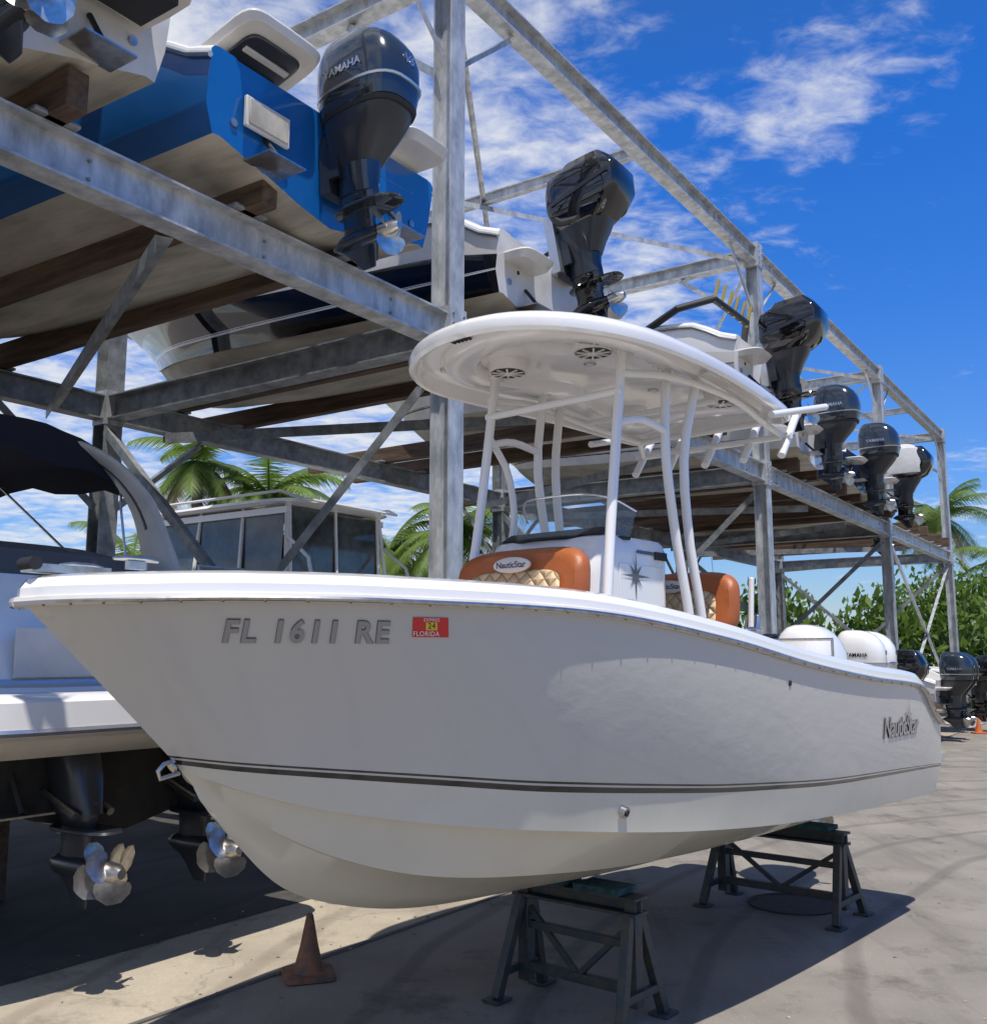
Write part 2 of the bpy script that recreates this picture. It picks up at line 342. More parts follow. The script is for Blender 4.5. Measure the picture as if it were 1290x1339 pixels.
# ------------------------------------------------------------ generic boat
AR=rad(34.2)
def rk(x,y,z=0): return Vector((x*math.cos(AR)+y*math.sin(AR), -x*math.sin(AR)+y*math.cos(AR), z))
def boat(name,xt,yr,zk,L=7.2,b=1.25,D=1.0,engines=((0,'y',0),),label=None,mount=.95,rot=None,loc=None,extras=None,esc=1.,pods=True,ant=0,**kw):
    S=(L/6.62,b/1.2,D)
    if loc is None: p=rk(xt-L,yr,zk);rz=-AR
    else: p=Vector(loc);rz=rot
    E=empty(name,p,rz)
    mm=M();ln=hull(mm,S=S,n=44,deck=.75+.7,**kw)
    for sg in(1,-1): mm.tube([Vector((q[0],sg*q[1],q[2])) for q in ln['rail']],.022,SILV if kw.get('cap')!=NAVY else NAVY,n=6)
    mm.build('hull',E)
    mm=M()
    for sg in(1,-1):
        mm.box((L+.12,sg*b*.55,.19*D),(.26,.34,.012),STEEL)
        mm.tube([(L+.01,sg*b*.55,.42*D),(L+.18,sg*b*.55,.2*D)],.018,BLACKM,n=8)
        mm.disc((L+.005,sg*b*.78,.42*D),(1,0,0),.03,.012,STEEL)
        mm.disc((L+.005,sg*b*.66,.56*D),(1,0,0),.022,.012,BLACKM)
        mm.tube([(L-.3,sg*b*.86,.98*D),(L-.3,sg*b*.86,1.03*D)],.03,STEEL,n=8)
    mm.disc((L+.005,b*.25,.35*D),(1,0,0),.025,.012,STEEL)
    if pods:
        for sg in(1,-1): mm.loft([sell(.60*D,L+.09,.16,.26,e=4,yc=sg*b*.66,n=20),sell(.67*D,L+.12,.20,.28,e=4,yc=sg*b*.66,n=20),sell(.69*D,L+.12,.18,.27,e=4,yc=sg*b*.66,n=20)],WHITE2)
    cz=.75*D
    mm.loft([sell(cz,L*.5,.5,.42,e=5),sell(cz+.6,L*.5,.45,.40,e=5),sell(cz+.95,L*.53,.3,.36,e=5)],WHITE2)
    mm.loft([sell(cz,L*.70,.25,.42,e=5),sell(cz+.55,L*.70,.25,.42,e=5),sell(cz+.6,L*.72,.12,.42,e=5)],WHITE2)
    if ant: mm.tube([(L*.5,.4,1.2),(L*.47,.4,1.2+ant)],[.014,.006],PIPE,n=6)
    mm.build('deck_fittings',E)
    for i,(w,st,tl) in enumerate(engines):
        if st=='d':
            mm=M();T=Matrix.Translation((L,w,.62))@Matrix.Rotation(rad(-tl),4,'Y')
            mm.loft([sell(-.42,.24,.2,.1,2.4,20),sell(-.2,.2,.2,.13,2.6,20),sell(0.0,.12,.16,.14,2.6,20),sell(.06,.08,.1,.1,2.6,20)],YAMD,T)
            lower(mm,T,YAMD,nb=4);mm.tube([(.05,.12,-.3),(.4,.12,-.42)],.025,STEEL,T=T);mm.tube([(.05,-.12,-.3),(.4,-.12,-.42)],.025,STEEL,T=T)
            prop(mm,(.60,0,-.74),T,STEEL)
            mm.build('outdrive',E)
        else: outboard('outboard_engine',E,(L+.02,w,mount),st,tl,scale=esc,label=label)
    if extras: extras(E,L,b,D)
    return E

# ------------------------------------------------------------ WORLD
W=bpy.data.worlds.new('World');sc.world=W;W.use_nodes=True
nt=W.node_tree;N=nt.nodes;L=nt.links
bg=N['Background'];bg.inputs['Strength'].default_value=.095
sky=N.new('ShaderNodeTexSky');sky.sky_type='NISHITA';sky.sun_disc=False
D_=Vector((.10,-.385,1)).normalized()
el=math.asin(D_.z);az=math.atan2(D_.x,D_.y)
sky.sun_elevation=el;sky.sun_rotation=az;sky.air_density=1.0;sky.dust_density=.3;sky.ozone_density=3.0
def math_(op,a,b_=None,c_=None):
    m=N.new('ShaderNodeMath');m.operation=op
    for i,q in((0,a),(1,b_),(2,c_)):
        if q is None:continue
        if isinstance(q,(int,float)):m.inputs[i].default_value=q
        else:L.new(q,m.inputs[i])
    return m.outputs[0]
tc=N.new('ShaderNodeTexCoord');sp=N.new('ShaderNodeSeparateXYZ');L.new(tc.outputs['Generated'],sp.inputs[0])
rp=N.new('ShaderNodeValToRGB');L.new(sp.outputs['Z'],rp.inputs['Fac'])
e=rp.color_ramp.elements;e[0].position=0;e[0].color=(.42,.43,.47,1);e[1].position=.5;e[1].color=(.09,.40,.86,1)
e2=rp.color_ramp.elements.new(.16);e2.color=(.27,.44,.70,1)
e3=rp.color_ramp.elements.new(.32);e3.color=(.15,.41,.80,1)
e4=rp.color_ramp.elements.new(.85);e4.color=(.28,.38,.52,1)
mu=N.new('ShaderNodeMixRGB');mu.blend_type='MULTIPLY';mu.inputs[0].default_value=1;L.new(sky.outputs[0],mu.inputs[1]);L.new(rp.outputs[0],mu.inputs[2])
sc3=N.new('ShaderNodeVectorMath');sc3.operation='SCALE';sc3.inputs['Scale'].default_value=2.3;L.new(mu.outputs[0],sc3.inputs[0])
zz=math_('ADD',math_('MAXIMUM',sp.outputs['Z'],0.0),.12)
cb=N.new('ShaderNodeCombineXYZ');L.new(math_('DIVIDE',sp.outputs['X'],zz),cb.inputs[0]);L.new(math_('DIVIDE',sp.outputs['Y'],zz),cb.inputs[1])
mp=N.new('ShaderNodeMapping');mp.inputs['Rotation'].default_value=(0,0,rad(-35));mp.inputs['Scale'].default_value=(1.0,1.3,1);mp.inputs['Location'].default_value=(3.1,1.7,0);L.new(cb.outputs[0],mp.inputs['Vector'])
n1=N.new('ShaderNodeTexNoise');n1.inputs['Scale'].default_value=1.6;n1.inputs['Detail'].default_value=3;n1.inputs['Distortion'].default_value=.4;L.new(mp.outputs[0],n1.inputs['Vector'])
n2=N.new('ShaderNodeTexNoise');n2.inputs['Scale'].default_value=11;n2.inputs['Detail'].default_value=7;n2.inputs['Roughness'].default_value=.6;n2.inputs['Distortion'].default_value=.3;L.new(mp.outputs[0],n2.inputs['Vector'])
s_=math_('ADD',math_('MULTIPLY',n1.outputs['Fac'],.5),math_('MULTIPLY',n2.outputs['Fac'],.5))
yy=math_('MAXIMUM',sp.outputs['Y'],.2)
u=math_('DIVIDE',sp.outputs['X'],yy);v=math_('DIVIDE',sp.outputs['Z'],yy)
mr=N.new('ShaderNodeMapRange');mr.inputs[1].default_value=-.05;mr.inputs[2].default_value=.24;mr.inputs[3].default_value=.10;mr.inputs[4].default_value=-.14;mr.interpolation_type='SMOOTHSTEP';L.new(u,mr.inputs[0])
def blob(u0,v0,du,dv,sl,amp):
    a=math_('DIVIDE',math_('SUBTRACT',u,u0),du)
    vv=math_('SUBTRACT',math_('SUBTRACT',v,v0),math_('MULTIPLY',math_('SUBTRACT',u,u0),sl))
    b_=math_('DIVIDE',vv,dv)
    q=math_('ADD',math_('MULTIPLY',a,a),math_('MULTIPLY',b_,b_))
    return math_('MULTIPLY',math_('EXPONENT',math_('MULTIPLY',q,-1)),amp)
s2=math_('ADD',s_,mr.outputs[0])
s2=math_('ADD',s2,blob(.30,.56,.24,.13,.62,.20))
s2=math_('ADD',s2,blob(.13,.35,.14,.14,0,.10))
s2=math_('ADD',s2,blob(.50,.15,.2,.08,0,.17))
cr=N.new('ShaderNodeMapRange');cr.inputs[1].default_value=.45;cr.inputs[2].default_value=.74;cr.inputs[4].default_value=.92;cr.interpolation_type='SMOOTHSTEP';L.new(s2,cr.inputs[0])
mx=N.new('ShaderNodeMixRGB');L.new(cr.outputs[0],mx.inputs[0]);L.new(sc3.outputs[0],mx.inputs[1]);mx.inputs[2].default_value=(8.6,8.8,9.1,1)
L.new(mx.outputs[0],bg.inputs['Color'])
sd=bpy.data.lights.new('sun','SUN');sd.energy=5.0;sd.angle=rad(.5);sd.color=(1,.96,.90)
so=bpy.data.objects.new('sun',sd);so.rotation_euler=D_.to_track_quat('Z','Y').to_euler();col.objects.link(so)
cd=bpy.data.cameras.new('camera');cam=bpy.data.objects.new('camera',cd);col.objects.link(cam);sc.camera=cam
cam.location=(0,0,2);cam.rotation_euler=(rad(98.4),0,0)
cd.sensor_fit='HORIZONTAL';cd.sensor_width=36;cd.lens=36;cd.clip_end=3000;cd.clip_start=.05

# ------------------------------------------------------------ GROUND
def sheet(name,pts,z,m):
    me=bpy.data.meshes.new(name);me.from_pydata([(p[0],p[1],z) for p in pts],[],[tuple(range(len(pts)))]);me.materials.append(m)
    o=bpy.data.objects.new(name,me);col.objects.link(o);return o
sheet('ground',[(-900,-300),(900,-300),(900,1200),(-900,1200)],0,ASPH)
sheet('concrete_apron',[rk(-20,-8),rk(-4.88,-8),rk(-4.88,34),rk(-20,34)],.005,CONC)
sheet('bay_shade_sheet',[rk(-17,-7),rk(-6.1,-7),rk(-6.1,33.5),rk(-17,33.5)],.010,BAYSHADE)  # dark sheet added over the apron to deepen the rack's shade
mm=M();
mm.bar(rk(-4.88,-8,.006),rk(-4.88,34,.006),.035,.012,mat('joint',(.12,.11,.10),.9));mm.build('expansion_joint')
mm=M();mm.disc((2.45,8.45,0.001),(0,0,1),.33,.008,mat('manhole_iron',(.03,.03,.032),.6,metal=.5,bump=.5,bscale=30),n=32)
mm.loft([[Vector((2.45+r*math.cos(q),8.45+r*math.sin(q),z)) for q in [2*math.pi*i/32 for i in range(32)]] for r,z in((.36,.0015),(.36,.014),(.33,.014))],BLACKM,caps=False)
mm.build('manhole_cover')
rnd=random.Random(11);mm=M()
for i in range(420):
    p=rk(rnd.uniform(-6.4,-4.6),rnd.uniform(2.5,12),.008) if i%2 else Vector((rnd.uniform(-1.5,6),rnd.uniform(4.5,14),.002));s_=rnd.uniform(.005,.018);a=rnd.uniform(0,6)
    mm.add([(p.x+s_*math.cos(a+q),p.y+s_*math.sin(a+q)*.7,p.z+.004*(k%2)) for k,q in enumerate((0,1.3,2.6,4.2,5.2))]+[(p.x,p.y,p.z+s_*.5)],[(0,1,5),(1,2,5),(2,3,5),(3,4,5),(4,0,5)],TRUNK if i%3 else CONC)
mm.build('gravel_litter',fixn=False,angle=20)

# ------------------------------------------------------------ RACK
RK=empty('boat_storage_rack',(0,0,0),-AR)
mm=M();mk=M()
FX,BX=-5.33,-10.5;ZL,ZT=5.0,8.75
YS=[-1.57,7.08,15.7,24.3,32.3]
for y in YS:
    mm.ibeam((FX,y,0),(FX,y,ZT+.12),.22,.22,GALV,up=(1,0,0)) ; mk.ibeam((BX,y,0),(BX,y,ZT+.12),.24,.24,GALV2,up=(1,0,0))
    for x,b_ in((FX,mm),(BX,mk)):
        b_.box((x,y,.022),(.42,.42,.024),GALV)
        for i in(-1,1):
            for j in(-1,1): b_.tube([(x+i*.16,y+j*.16,.03),(x+i*.16,y+j*.16,.10)],.014,GALV,n=6)
    for z in(ZL,ZT):
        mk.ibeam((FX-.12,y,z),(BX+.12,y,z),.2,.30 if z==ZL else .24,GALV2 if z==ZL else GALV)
        for x in(FX,BX): mm.box((x+(.0),y,z),(.255,.255,.42),GALV)
        for i in(-1,1):
            for j in(-.14,-.05,.05,.14): mm.disc((FX+.127,y+i*.08,z+j),(1,0,0),.014,.012,GALV2,n=6)
    mk.angle((FX-.1,y+.03,ZL-.25),(BX+.1,y+.03,.3),.09,GALV2); mk.angle((FX-.1,y-.05,.3),(BX+.1,y-.05,ZL-.25),.09,GALV2)
    mk.angle((FX-.1,y,ZT-1.1),(FX-1.3,y,ZT-.12),.07,GALV); mk.angle((BX+.1,y,ZT-1.1),(BX+1.3,y,ZT-.12),.07,GALV)
for a,b_ in zip(YS[:-1],YS[1:]):
    for z in(ZL,ZT):
        h=.30 if z==ZL else .26
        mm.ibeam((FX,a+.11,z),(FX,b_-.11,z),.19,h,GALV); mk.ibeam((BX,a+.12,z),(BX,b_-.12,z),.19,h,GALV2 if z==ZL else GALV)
    for y,sg in((a,1),(b_,-1)):
        mk.angle((BX,y+sg*.12,ZL-1.2),(BX,y+sg*1.4,ZL-.16),.08,GALV2)
        mm.angle((FX,y+sg*.11,ZT-1.0),(FX,y+sg*1.1,ZT-.14),.05,GALV)
    m_=(a+b_)/2
    mk.angle((FX-.1,a+.2,ZT-.02),(BX+.1,b_-.2,ZT-.02),.07,GALV); mk.angle((FX-.1,b_-.2,ZT-.10),(BX+.1,a+.2,ZT-.10),.07,GALV)
    mk.angle((FX-.1,m_+1.25,ZL-.17),(BX+.1,b_-.8,ZL-.17),.12,GALV2); mk.angle((FX-.1,m_-1.5,ZL-.17),(BX+.1,a+.8,ZL-.17),.12,GALV2)
    mk.ibeam((FX-.1,m_,ZT),(BX+.1,m_,ZT),.1,.16,GALV)
for y in np.arange(-1,32,1.45):
    for j in(-.06,.06): mm.disc((FX+.009,y,ZL+j),(1,0,0),.013,.014,GALV2,n=6)
a,b_=YS[-2],YS[-1]
mm.angle((FX,a+.1,.4),(FX,b_-.1,ZL-.2),.08,GALV);mm.angle((FX+.02,b_-.1,.4),(FX+.02,a+.1,ZL-.2),.08,GALV)
mm.build('front_frame',RK,angle=30);mk.build('rear_frame_and_bracing',RK,angle=30)
BY=[2.5,5.1,8.6,12.7,17.2,20.2,22.9,27,30]
mm=M()
for y in BY:
    for o in(-.55,.55):
        mm.box((-8.55,y+o,ZL+.15+.13),(7.1,.14,.25),WOOD)
        for x in(FX,BX): mm.box((x,y+o,ZL+.15+.02),(.3,.3,.03),GALV2)
mm.build('timber_bunks',RK,bevel=.01)

# ------------------------------------------------------------ RACK BOATS
def plat(E,L,b,D):
    mm=M();mm.loft([sell(.60,L+.22,.35,b*.85,e=6),sell(.70,L+.22,.37,b*.87,e=6)],WHITE2)
    mm.tube([(L+.3,b*.6,.72),(L+.3,b*.6,1.0),(L+.0,b*.6,1.05)],.015,STEEL,n=8)
    mm.box((L+.25,b*.62,.58),(.35,.42,.05),BLACKM);mm.tube([(L+.1,b*.62,.95),(L+.35,b*.62,.60)],.04,BLACKM,n=8)
    mm.build('swim_platform',E)
def blue_ex(E,L,b,D):
    mm=M()
    T=Matrix.Translation((L-.15,-.68,.98))@Matrix.Rotation(rad(-14),4,'Y')
    mm.loft([sell(0,0,.40,.34,e=6),sell(.05,0,.43,.37,e=6),sell(.09,0,.41,.35,e=6)],WHITE2,T)
    mm.loft([sell(-.004,0,.30,.25,e=6),sell(-.02,0,.29,.24,e=6)],YAMD,T)
    for k in range(3): mm.box((-.15+.15*k,0,-.03),(.05,.4,.02),WHITE2,T)
    mm.loft([sell(.90,L+.02,.30,.26,e=5,yc=.80),sell(.98,L+.02,.34,.29,e=5,yc=.80),sell(1.0,L+.02,.32,.27,e=5,yc=.8)],WHITE2)
    mm.box((L+.06,-.70,.50),(.03,.40,.22),WHITE2);mm.box((L+.08,-.70,.50),(.012,.36,.18),CREAM)
    mm.build('transom_hatch',E,bevel=.006)
boat('moored_cabin_cruiser',-4.95,2.35,5.25,L=8,b=1.28,D=1.15,engines=((.05,'d',8),),cap=NAVY,side_lo=WHITE2,side_hi=WHITE,bot=CREAM,stripe=NAVY,transom=WHITE2,extras=plat,pods=False)
boat('blue_centre_console_boat',-4.95,5.1,5.18,L=7.6,b=1.22,D=.95,engines=((0.0,'y',4),),label='YAMAHA',mount=.55,side_lo=BLUE,side_hi=BLUE,bot=CREAM,stripe=BLUE,cap=WHITE,transom=BLUE,extras=blue_ex,esc=1.0,pods=False)
boat('black_hull_bowrider',-5.1,8.75,5.25,L=7.4,b=1.25,D=1.0,engines=((0,'m',10),),label=None,mount=1.08,side_lo=BLACK,side_hi=WHITE2,bot=CREAM,stripe=WHITE,cap=WHITE,transom=WHITE2,esc=1.04)
def goldrods(E,L,b,D):
    mm=M();mm.tube([(L-1.2,-1.2,1.05),(L-.7,-1.25,1.25),(L-.3,-1.0,1.38),(L-.3,.2,1.40),(L-.6,.9,1.3)],.05,BLACKM,n=10)
    for i in range(6): mm.tube([(L-.3,-1.0+.24*i,1.34),(L-.22,-1.0+.24*i,1.62)],.024,GOLD,n=8)
    mm.build('rod_holder_rail',E)
boat('storage_skiff',-4.25,12.8,5.25,L=7,b=1.2,D=.9,engines=((0,'m',6),),mount=.65,side_lo=WHITE2,side_hi=WHITE,bot=CREAM,cap=WHITE,extras=goldrods)
boat('storage_skiff',-4.85,17.2,5.25,L=7,b=1.2,D=.85,engines=((0,'y',0),),label='YAMAHA',mount=.60,side_lo=WHITE2,side_hi=WHITE,bot=CREAM,cap=WHITE)
boat('storage_skiff',-4.85,20.2,5.25,L=7,b=1.2,D=.8,engines=((0,'y',0),),label='YAMAHA',mount=.52,side_lo=NAVY,side_hi=NAVY,bot=CREAM,cap=WHITE)
def cov(E,L,b,D):
    mm=M();mm.loft([sell(.75,L+.3,.42,.32,e=3),sell(1.0,L+.33,.46,.34,e=3),sell(1.3,L+.3,.4,.28,e=2.6),sell(1.42,L+.27,.2,.15,e=2.4)],COVER);mm.build('engine_cover',E)
boat('storage_skiff',-4.85,22.9,5.25,L=7,b=1.2,D=.8,engines=((0,'m',0),),mount=.55,side_lo=WHITE2,side_hi=WHITE,bot=CREAM,cap=WHITE,extras=cov)
boat('storage_skiff',-6.4,27.2,5.25,L=7,b=1.2,D=.8,engines=((0,'y',0),),mount=.4,side_lo=WHITE2,side_hi=WHITE,bot=CREAM,cap=WHITE)
def blocks(E,L,b,D,zk=.75):
    mm=M()
    for x in(L*.35,L*.72):
        for y in(-.45,.45):mm.box((x,y,-zk/2-.0),(.35,.2,zk-.05),WOOD)
        mm.box((x,0,-.06),(.16,1.3,.12),WOOD)
    mm.build('keel_blocks',E)
boat('storage_skiff',-6.6,9.6,.75,L=7,b=1.2,D=.9,engines=((0,'y',0),),mount=.72,side_lo=NAVY,side_hi=WHITE,bot=ANTI,cap=WHITE,extras=blocks)  # hidden skiff, added behind the main boat to shade the ground
boat('storage_skiff',-4.9,14.2,.75,L=7,b=1.2,D=.95,engines=((-.35,'y',0),(.35,'y',0)),mount=.72,side_lo=WHITE2,side_hi=WHITE,bot=CREAM,cap=WHITE,extras=blocks,ant=2.2)
boat('storage_skiff',-4.6,17.3,.8,L=7,b=1.25,D=.95,engines=((-.36,'w',0),(.36,'w',0)),label='YAMAHA',mount=.78,side_lo=WHITE2,side_hi=WHITE,bot=CREAM,cap=WHITE,extras=blocks,ant=1.8)
boat('storage_skiff',-4.9,21.2,.75,L=7,b=1.2,D=.9,engines=((0,'m',0),),mount=.6,side_lo=NAVY,side_hi=WHITE,bot=CREAM,cap=WHITE,extras=blocks,ant=2.5)
boat('storage_skiff',-4.7,26.6,.75,L=7,b=1.2,D=.8,engines=((-.36,'y',0),(.36,'y',0)),label='YAMAHA',mount=.52,side_lo=WHITE2,side_hi=WHITE,bot=CREAM,cap=WHITE,extras=blocks)
boat('storage_skiff',-4.7,30.2,.75,L=7,b=1.2,D=.8,engines=((0,'m',0),),mount=.5,side_lo=WHITE2,side_hi=WHITE,bot=CREAM,cap=WHITE,extras=blocks)
boat('trailered_skiff',0,0,.8,L=6,b=1.1,D=.9,loc=(12.5,23.4,.8),rot=rad(25),engines=((0,'y',0),),mount=.7,side_lo=WHITE2,side_hi=WHITE,bot=CREAM,cap=WHITE,extras=blocks)

def cruiser(E,L,b,D):
    mm=M()
    mm.loft([sell(.68,L+.18,.42,1.36,e=6,n=36),sell(.72,L+.2,.50,1.42,e=6,n=36),sell(.90,L+.2,.50,1.42,e=6,n=36),sell(.94,L+.18,.46,1.38,e=6,n=36)],WHITE)
    mm.loft([sell(.715,L+.2,.502,1.422,e=6,n=36),sell(.735,L+.2,.512,1.432,e=6,n=36),sell(.755,L+.2,.502,1.422,e=6,n=36)],SILV)
    mm.loft([sell(.56,L+.05,.30,1.32,e=6,n=36),sell(.68,L+.12,.42,1.38,e=6,n=36)],WHITE2)
    # antifouled lower transom
    mm.add([(L+.035,-1.12,.30),(L+.035,-.6,.14),(L+.035,0,-.0),(L+.035,.6,.14),(L+.035,1.12,.30),(L+.035,1.2,.555),(L+.035,-1.2,.555)],[(0,1,2,3,4,5,6)],ANTI)
    mm.loft([sell(.94,L-.35,.5,1.40,e=7,n=36),sell(1.30,L-.45,.5,1.40,e=7,n=36),sell(1.62,L-.62,.5,1.36,e=7,n=36),sell(1.68,L-.62,.45,1.32,e=7,n=36)],WHITE)
    mm.loft([sell(.96,L-.06,.20,1.36,e=5,n=36),sell(.99,L-.06,.215,1.38,e=5,n=36),sell(1.02,L-.06,.20,1.36,e=5,n=36)],SILV)
    mm.loft([sell(1.66,L-3.2,2.4,1.38,e=5,n=36),sell(1.74,L-3.2,2.4,1.36,e=5,n=36)],WHITE)
    mm.box((L+.16,.3,1.18),(.02,.55,.34),WHITE2);mm.box((L+.145,-.5,1.18),(.02,.75,.30),WHITE2)
    for y in(.06,.54): mm.box((L+.175,y,1.2),(.02,.02,.36),YAMD)
    mm.tube([(L-.2,1.2,1.72),(L-.2,1.2,1.85),(L-.2,.75,1.85),(L-.2,.75,1.72)],.014,STEEL,n=8)
    mm.tube([(L+.5,1.1,.94),(L+.5,1.1,1.16),(L+.1,1.1,1.2)],.014,STEEL,n=8)
    for y in(1.22,.9):mm.disc((L+.13,y,1.25),(1,0,.3),.03,.02,STEEL)
    mm.build('swim_platform_and_transom',E,angle=40)
    mm=M()
    path=[(-1.65,1.36,1.72),(-1.80,1.34,2.1),(-2.0,1.28,2.55),(-2.25,1.1,2.90),(-2.45,.75,3.08),(-2.5,0,3.14)]
    full=[(L+.3+x,y,z) for x,y,z in path]; full=full+[(x,-y,z) for x,y,z in reversed(full[:-1])]
    for wd,th,mt in((.20,.05,WHITE2),(.05,.057,YAMD)):
        rings=[];P=crom(full,50)
        for i,p in enumerate(P):
            t=P[min(i+1,49)]-P[max(i-1,0)];t=t/np.linalg.norm(t);a=np.array([1,0,0])-t*t[0];a/=np.linalg.norm(a);bb=np.cross(t,a)
            k=1.25-.6*min(1,(p[2]-1.72)/1.1)
            rings.append([Vector(p+a*wd*k*math.cos(q)+bb*th*math.sin(q)) for q in [2*math.pi*j/14 for j in range(14)]])
        mm.loft(rings[(0 if mt is WHITE2 else 9):(50 if mt is WHITE2 else 41)],mt)
    mm.disc((L-1.5,1.38,1.93),(0,1,.2),.05,.03,STEEL)
    mm.build('radar_arch',E)
    mm=M()
    rows=[];DZ=.30;DX=.10
    for i in range(11):
        x=L-6.2+DX+4.1*i/10;row=[]
        for j in range(17):
            q=-1+2*j/16; row.append(Vector((x,q*1.36,3.12+DZ-.30*abs(q)**3-.20*((i-4.5)/5)**2+.012*math.sin(i*2.3+j)*(1+math.cos(j*1.7)))))
        rows.append(row)
    mm.grid(rows,CANVAS)
    rows2=[[v-Vector((0,0,.03)) for v in r] for r in rows];mm.grid(rows2,CANVAS)
    for sg in(-1,1):
        mm.grid([[r[0 if sg<0 else -1] for r in rows],[r[0 if sg<0 else -1]+Vector((0,sg*.03,-.26-.05*math.sin(k*1.9))) for k,r in enumerate(rows)]],CANVAS)
    mm.grid([rows[-1],[v+Vector((.05,0,-.30+.05*math.sin(k))) for k,v in enumerate(rows[-1])]],CANVAS)
    for sg in(-1,1):
        mm.tube([(L-1.9,sg*1.36,1.75),(L-2.0,sg*1.3,2.5),(L-2.1,sg*1.33,3.0)],.013,STEEL,n=6); mm.tube([(L-2.2,sg*1.36,1.75),(L-4.6,sg*1.33,3.2)],.013,STEEL,n=6)
    mm.build('bimini_top',E,angle=60)
    mm=M();mm.loft([sell(1.7,L-1.9,.9,1.2,e=4),sell(1.95,L-1.9,.85,1.15,e=3),sell(2.05,L-2.0,.5,.9,e=3)],mat('cockpit_cover',(.12,.11,.10),.8,bump=.4,bscale=8));mm.build('cockpit_cover',E)
    blocks(E,L,b,D,.85)
boat('express_cruiser',-5.95,4.25,.85,L=8.5,b=1.42,D=1.12,engines=((-.45,'d',0),(.45,'d',0)),side_lo=WHITE,side_hi=WHITE,bot=ANTI,cap=WHITE,stripe=WHITE,transom=WHITE2,extras=cruiser,pods=False)

def pil(E,L,b,D):
    mm=M()
    x0,x1=-1.55,1.35
    for x in(x0,-.6,.4,x1):
        for sg in(-1,1): mm.tube([(x*1.15,sg*1.22,1.3),(x,sg*1.05,3.45)],.032,PIPE,n=8)
    for y in(-1,0,1):
        for x in(x0,x1): mm.tube([(x*1.06,y,2.0),(x,y,3.45)],.028,PIPE,n=8)
    mm.loft([sell(3.45,-.1,1.70,1.20,e=5),sell(3.48,-.1,1.8,1.28,e=5),sell(3.53,-.1,1.76,1.25,e=5)],WHITE)
    for sg in(-1,1):
        mm.tube([(-1.8,sg*1.1,3.50),(-1.6,sg*1.25,3.62),(1.4,sg*1.25,3.62),(1.7,sg*1.1,3.50)],.022,PIPE,n=8)
        mm.tube([(1.35,sg*1.08,3.0),(1.9,sg*1.12,2.6),(2.3,sg*1.2,1.3)],.028,PIPE,n=8)
    for x in(-1.8,1.7): mm.tube([(x,-1.1,3.5),(x,1.1,3.5)],.022,PIPE,n=8)
    for sg in(-1,1):
        for a,b_ in((-1.5,-.63),(-.57,.37),(.43,1.3)):
            mm.add([(a,sg*1.1,2.2),(b_,sg*1.1,2.2),(b_,sg*1.05,3.42),(a,sg*1.05,3.42)],[(0,1,2,3)],VINYL)
        mm.box((-.1,sg*1.1,1.75),(3.0,.05,.9),WHITE2)
        mm.box((-.1,sg*1.085,3.36),(3.0,.05,.10),WHITE)
    for a,b_ in((-1,-.03),(.03,1)): mm.add([(x1+.03,a,2.2),(x1+.03,b_,2.2),(x1,b_,3.42),(x1,a,3.42)],[(0,1,2,3)],VINYL);mm.add([(x0-.03,a,2.2),(x0-.03,b_,2.2),(x0,b_,3.42),(x0,a,3.42)],[(0,1,2,3)],VINYL)
    mm.box((x1,0,1.75),(.05,2.1,.9),WHITE2)
    T=Matrix.Translation((L*.5,0,0));
    for i in range(len(mm.v)): mm.v[i]=T@mm.v[i]
    mm.build('cabin_enclosure',E)
boat('pilothouse_boat',0,0,.85,loc=(-6.95,18.6,.85),rot=-AR+.0,L=8,b=1.4,D=1.1,engines=((0,'y',0),),side_lo=WHITE2,side_hi=WHITE2,bot=CREAM,extras=pil)

# ------------------------------------------------------------ MAIN BOAT
BT=empty('centre_console_fishing_boat',(-1.68,3.52,0),rad(50))
mm=M();ln=hull(mm,n=120,z0=.70,stripe=BLACK,deck=1.45,thick=1.15)
hullo=mm.build('hull',BT,angle=28)
mm=M()
for sg in(1,-1):
    pts=[Vector((q[0],sg*q[1],q[2])) for q in ln['rail']]
    mm.tube(pts,.019,WHITE2,n=8)
    mm.tube([p+Vector((0,sg*.013,-.004)) for p in pts],.011,STEEL,n=8)
    for i in range(4,len(pts)-1,3): mm.disc(pts[i]+Vector((0,sg*.016,-.014)),(0,sg,-.3),.005,.008,RUST,n=6)
mm.tube([(.66,0,1.60),(.60,0,1.585),(.575,0,1.56),(.585,0,1.53),(.67,0,1.545)],.009,STEEL,n=8)
mm.disc((.64,0,1.575),(-1,0,-.6),.026,.008,STEEL)
mm.box((.16,0,2.32),(.3,.09,.03),STEEL);mm.tube([(.02,-.05,2.335),(.02,.05,2.335)],.025,BLACKM,n=12)
def cleat(x,y,z): mm.tube([(x-.09,y,z+.035),(x-.04,y,z+.04),(x+.04,y,z+.04),(x+.09,y,z+.035)],[.006,.011,.011,.006],STEEL,n=8);mm.box((x,y,z+.015),(.07,.03,.03),STEEL)
for sg in(1,-1):
    cleat(.32,sg*.2,2.322);cleat(3.6,sg*1.08,2.12);cleat(5.9,sg*1.08,1.92)
mm.disc((2.45,-.925,1.285),(.1,-1,-.3),.028,.030,STEEL,n=18);mm.disc((2.44,-.955,1.28),(.1,-1,-.3),.016,.01,BLACKM,n=18)
mm.disc((3.75,-1.185,1.86),(0,-1,-.1),.03,.025,STEEL,n=18);mm.disc((3.75,-1.210,1.858),(0,-1,-.1),.016,.01,BLACKM,n=18)
mm.build('rub_rail_and_fittings',BT)
from mathutils.bvhtree import BVHTree
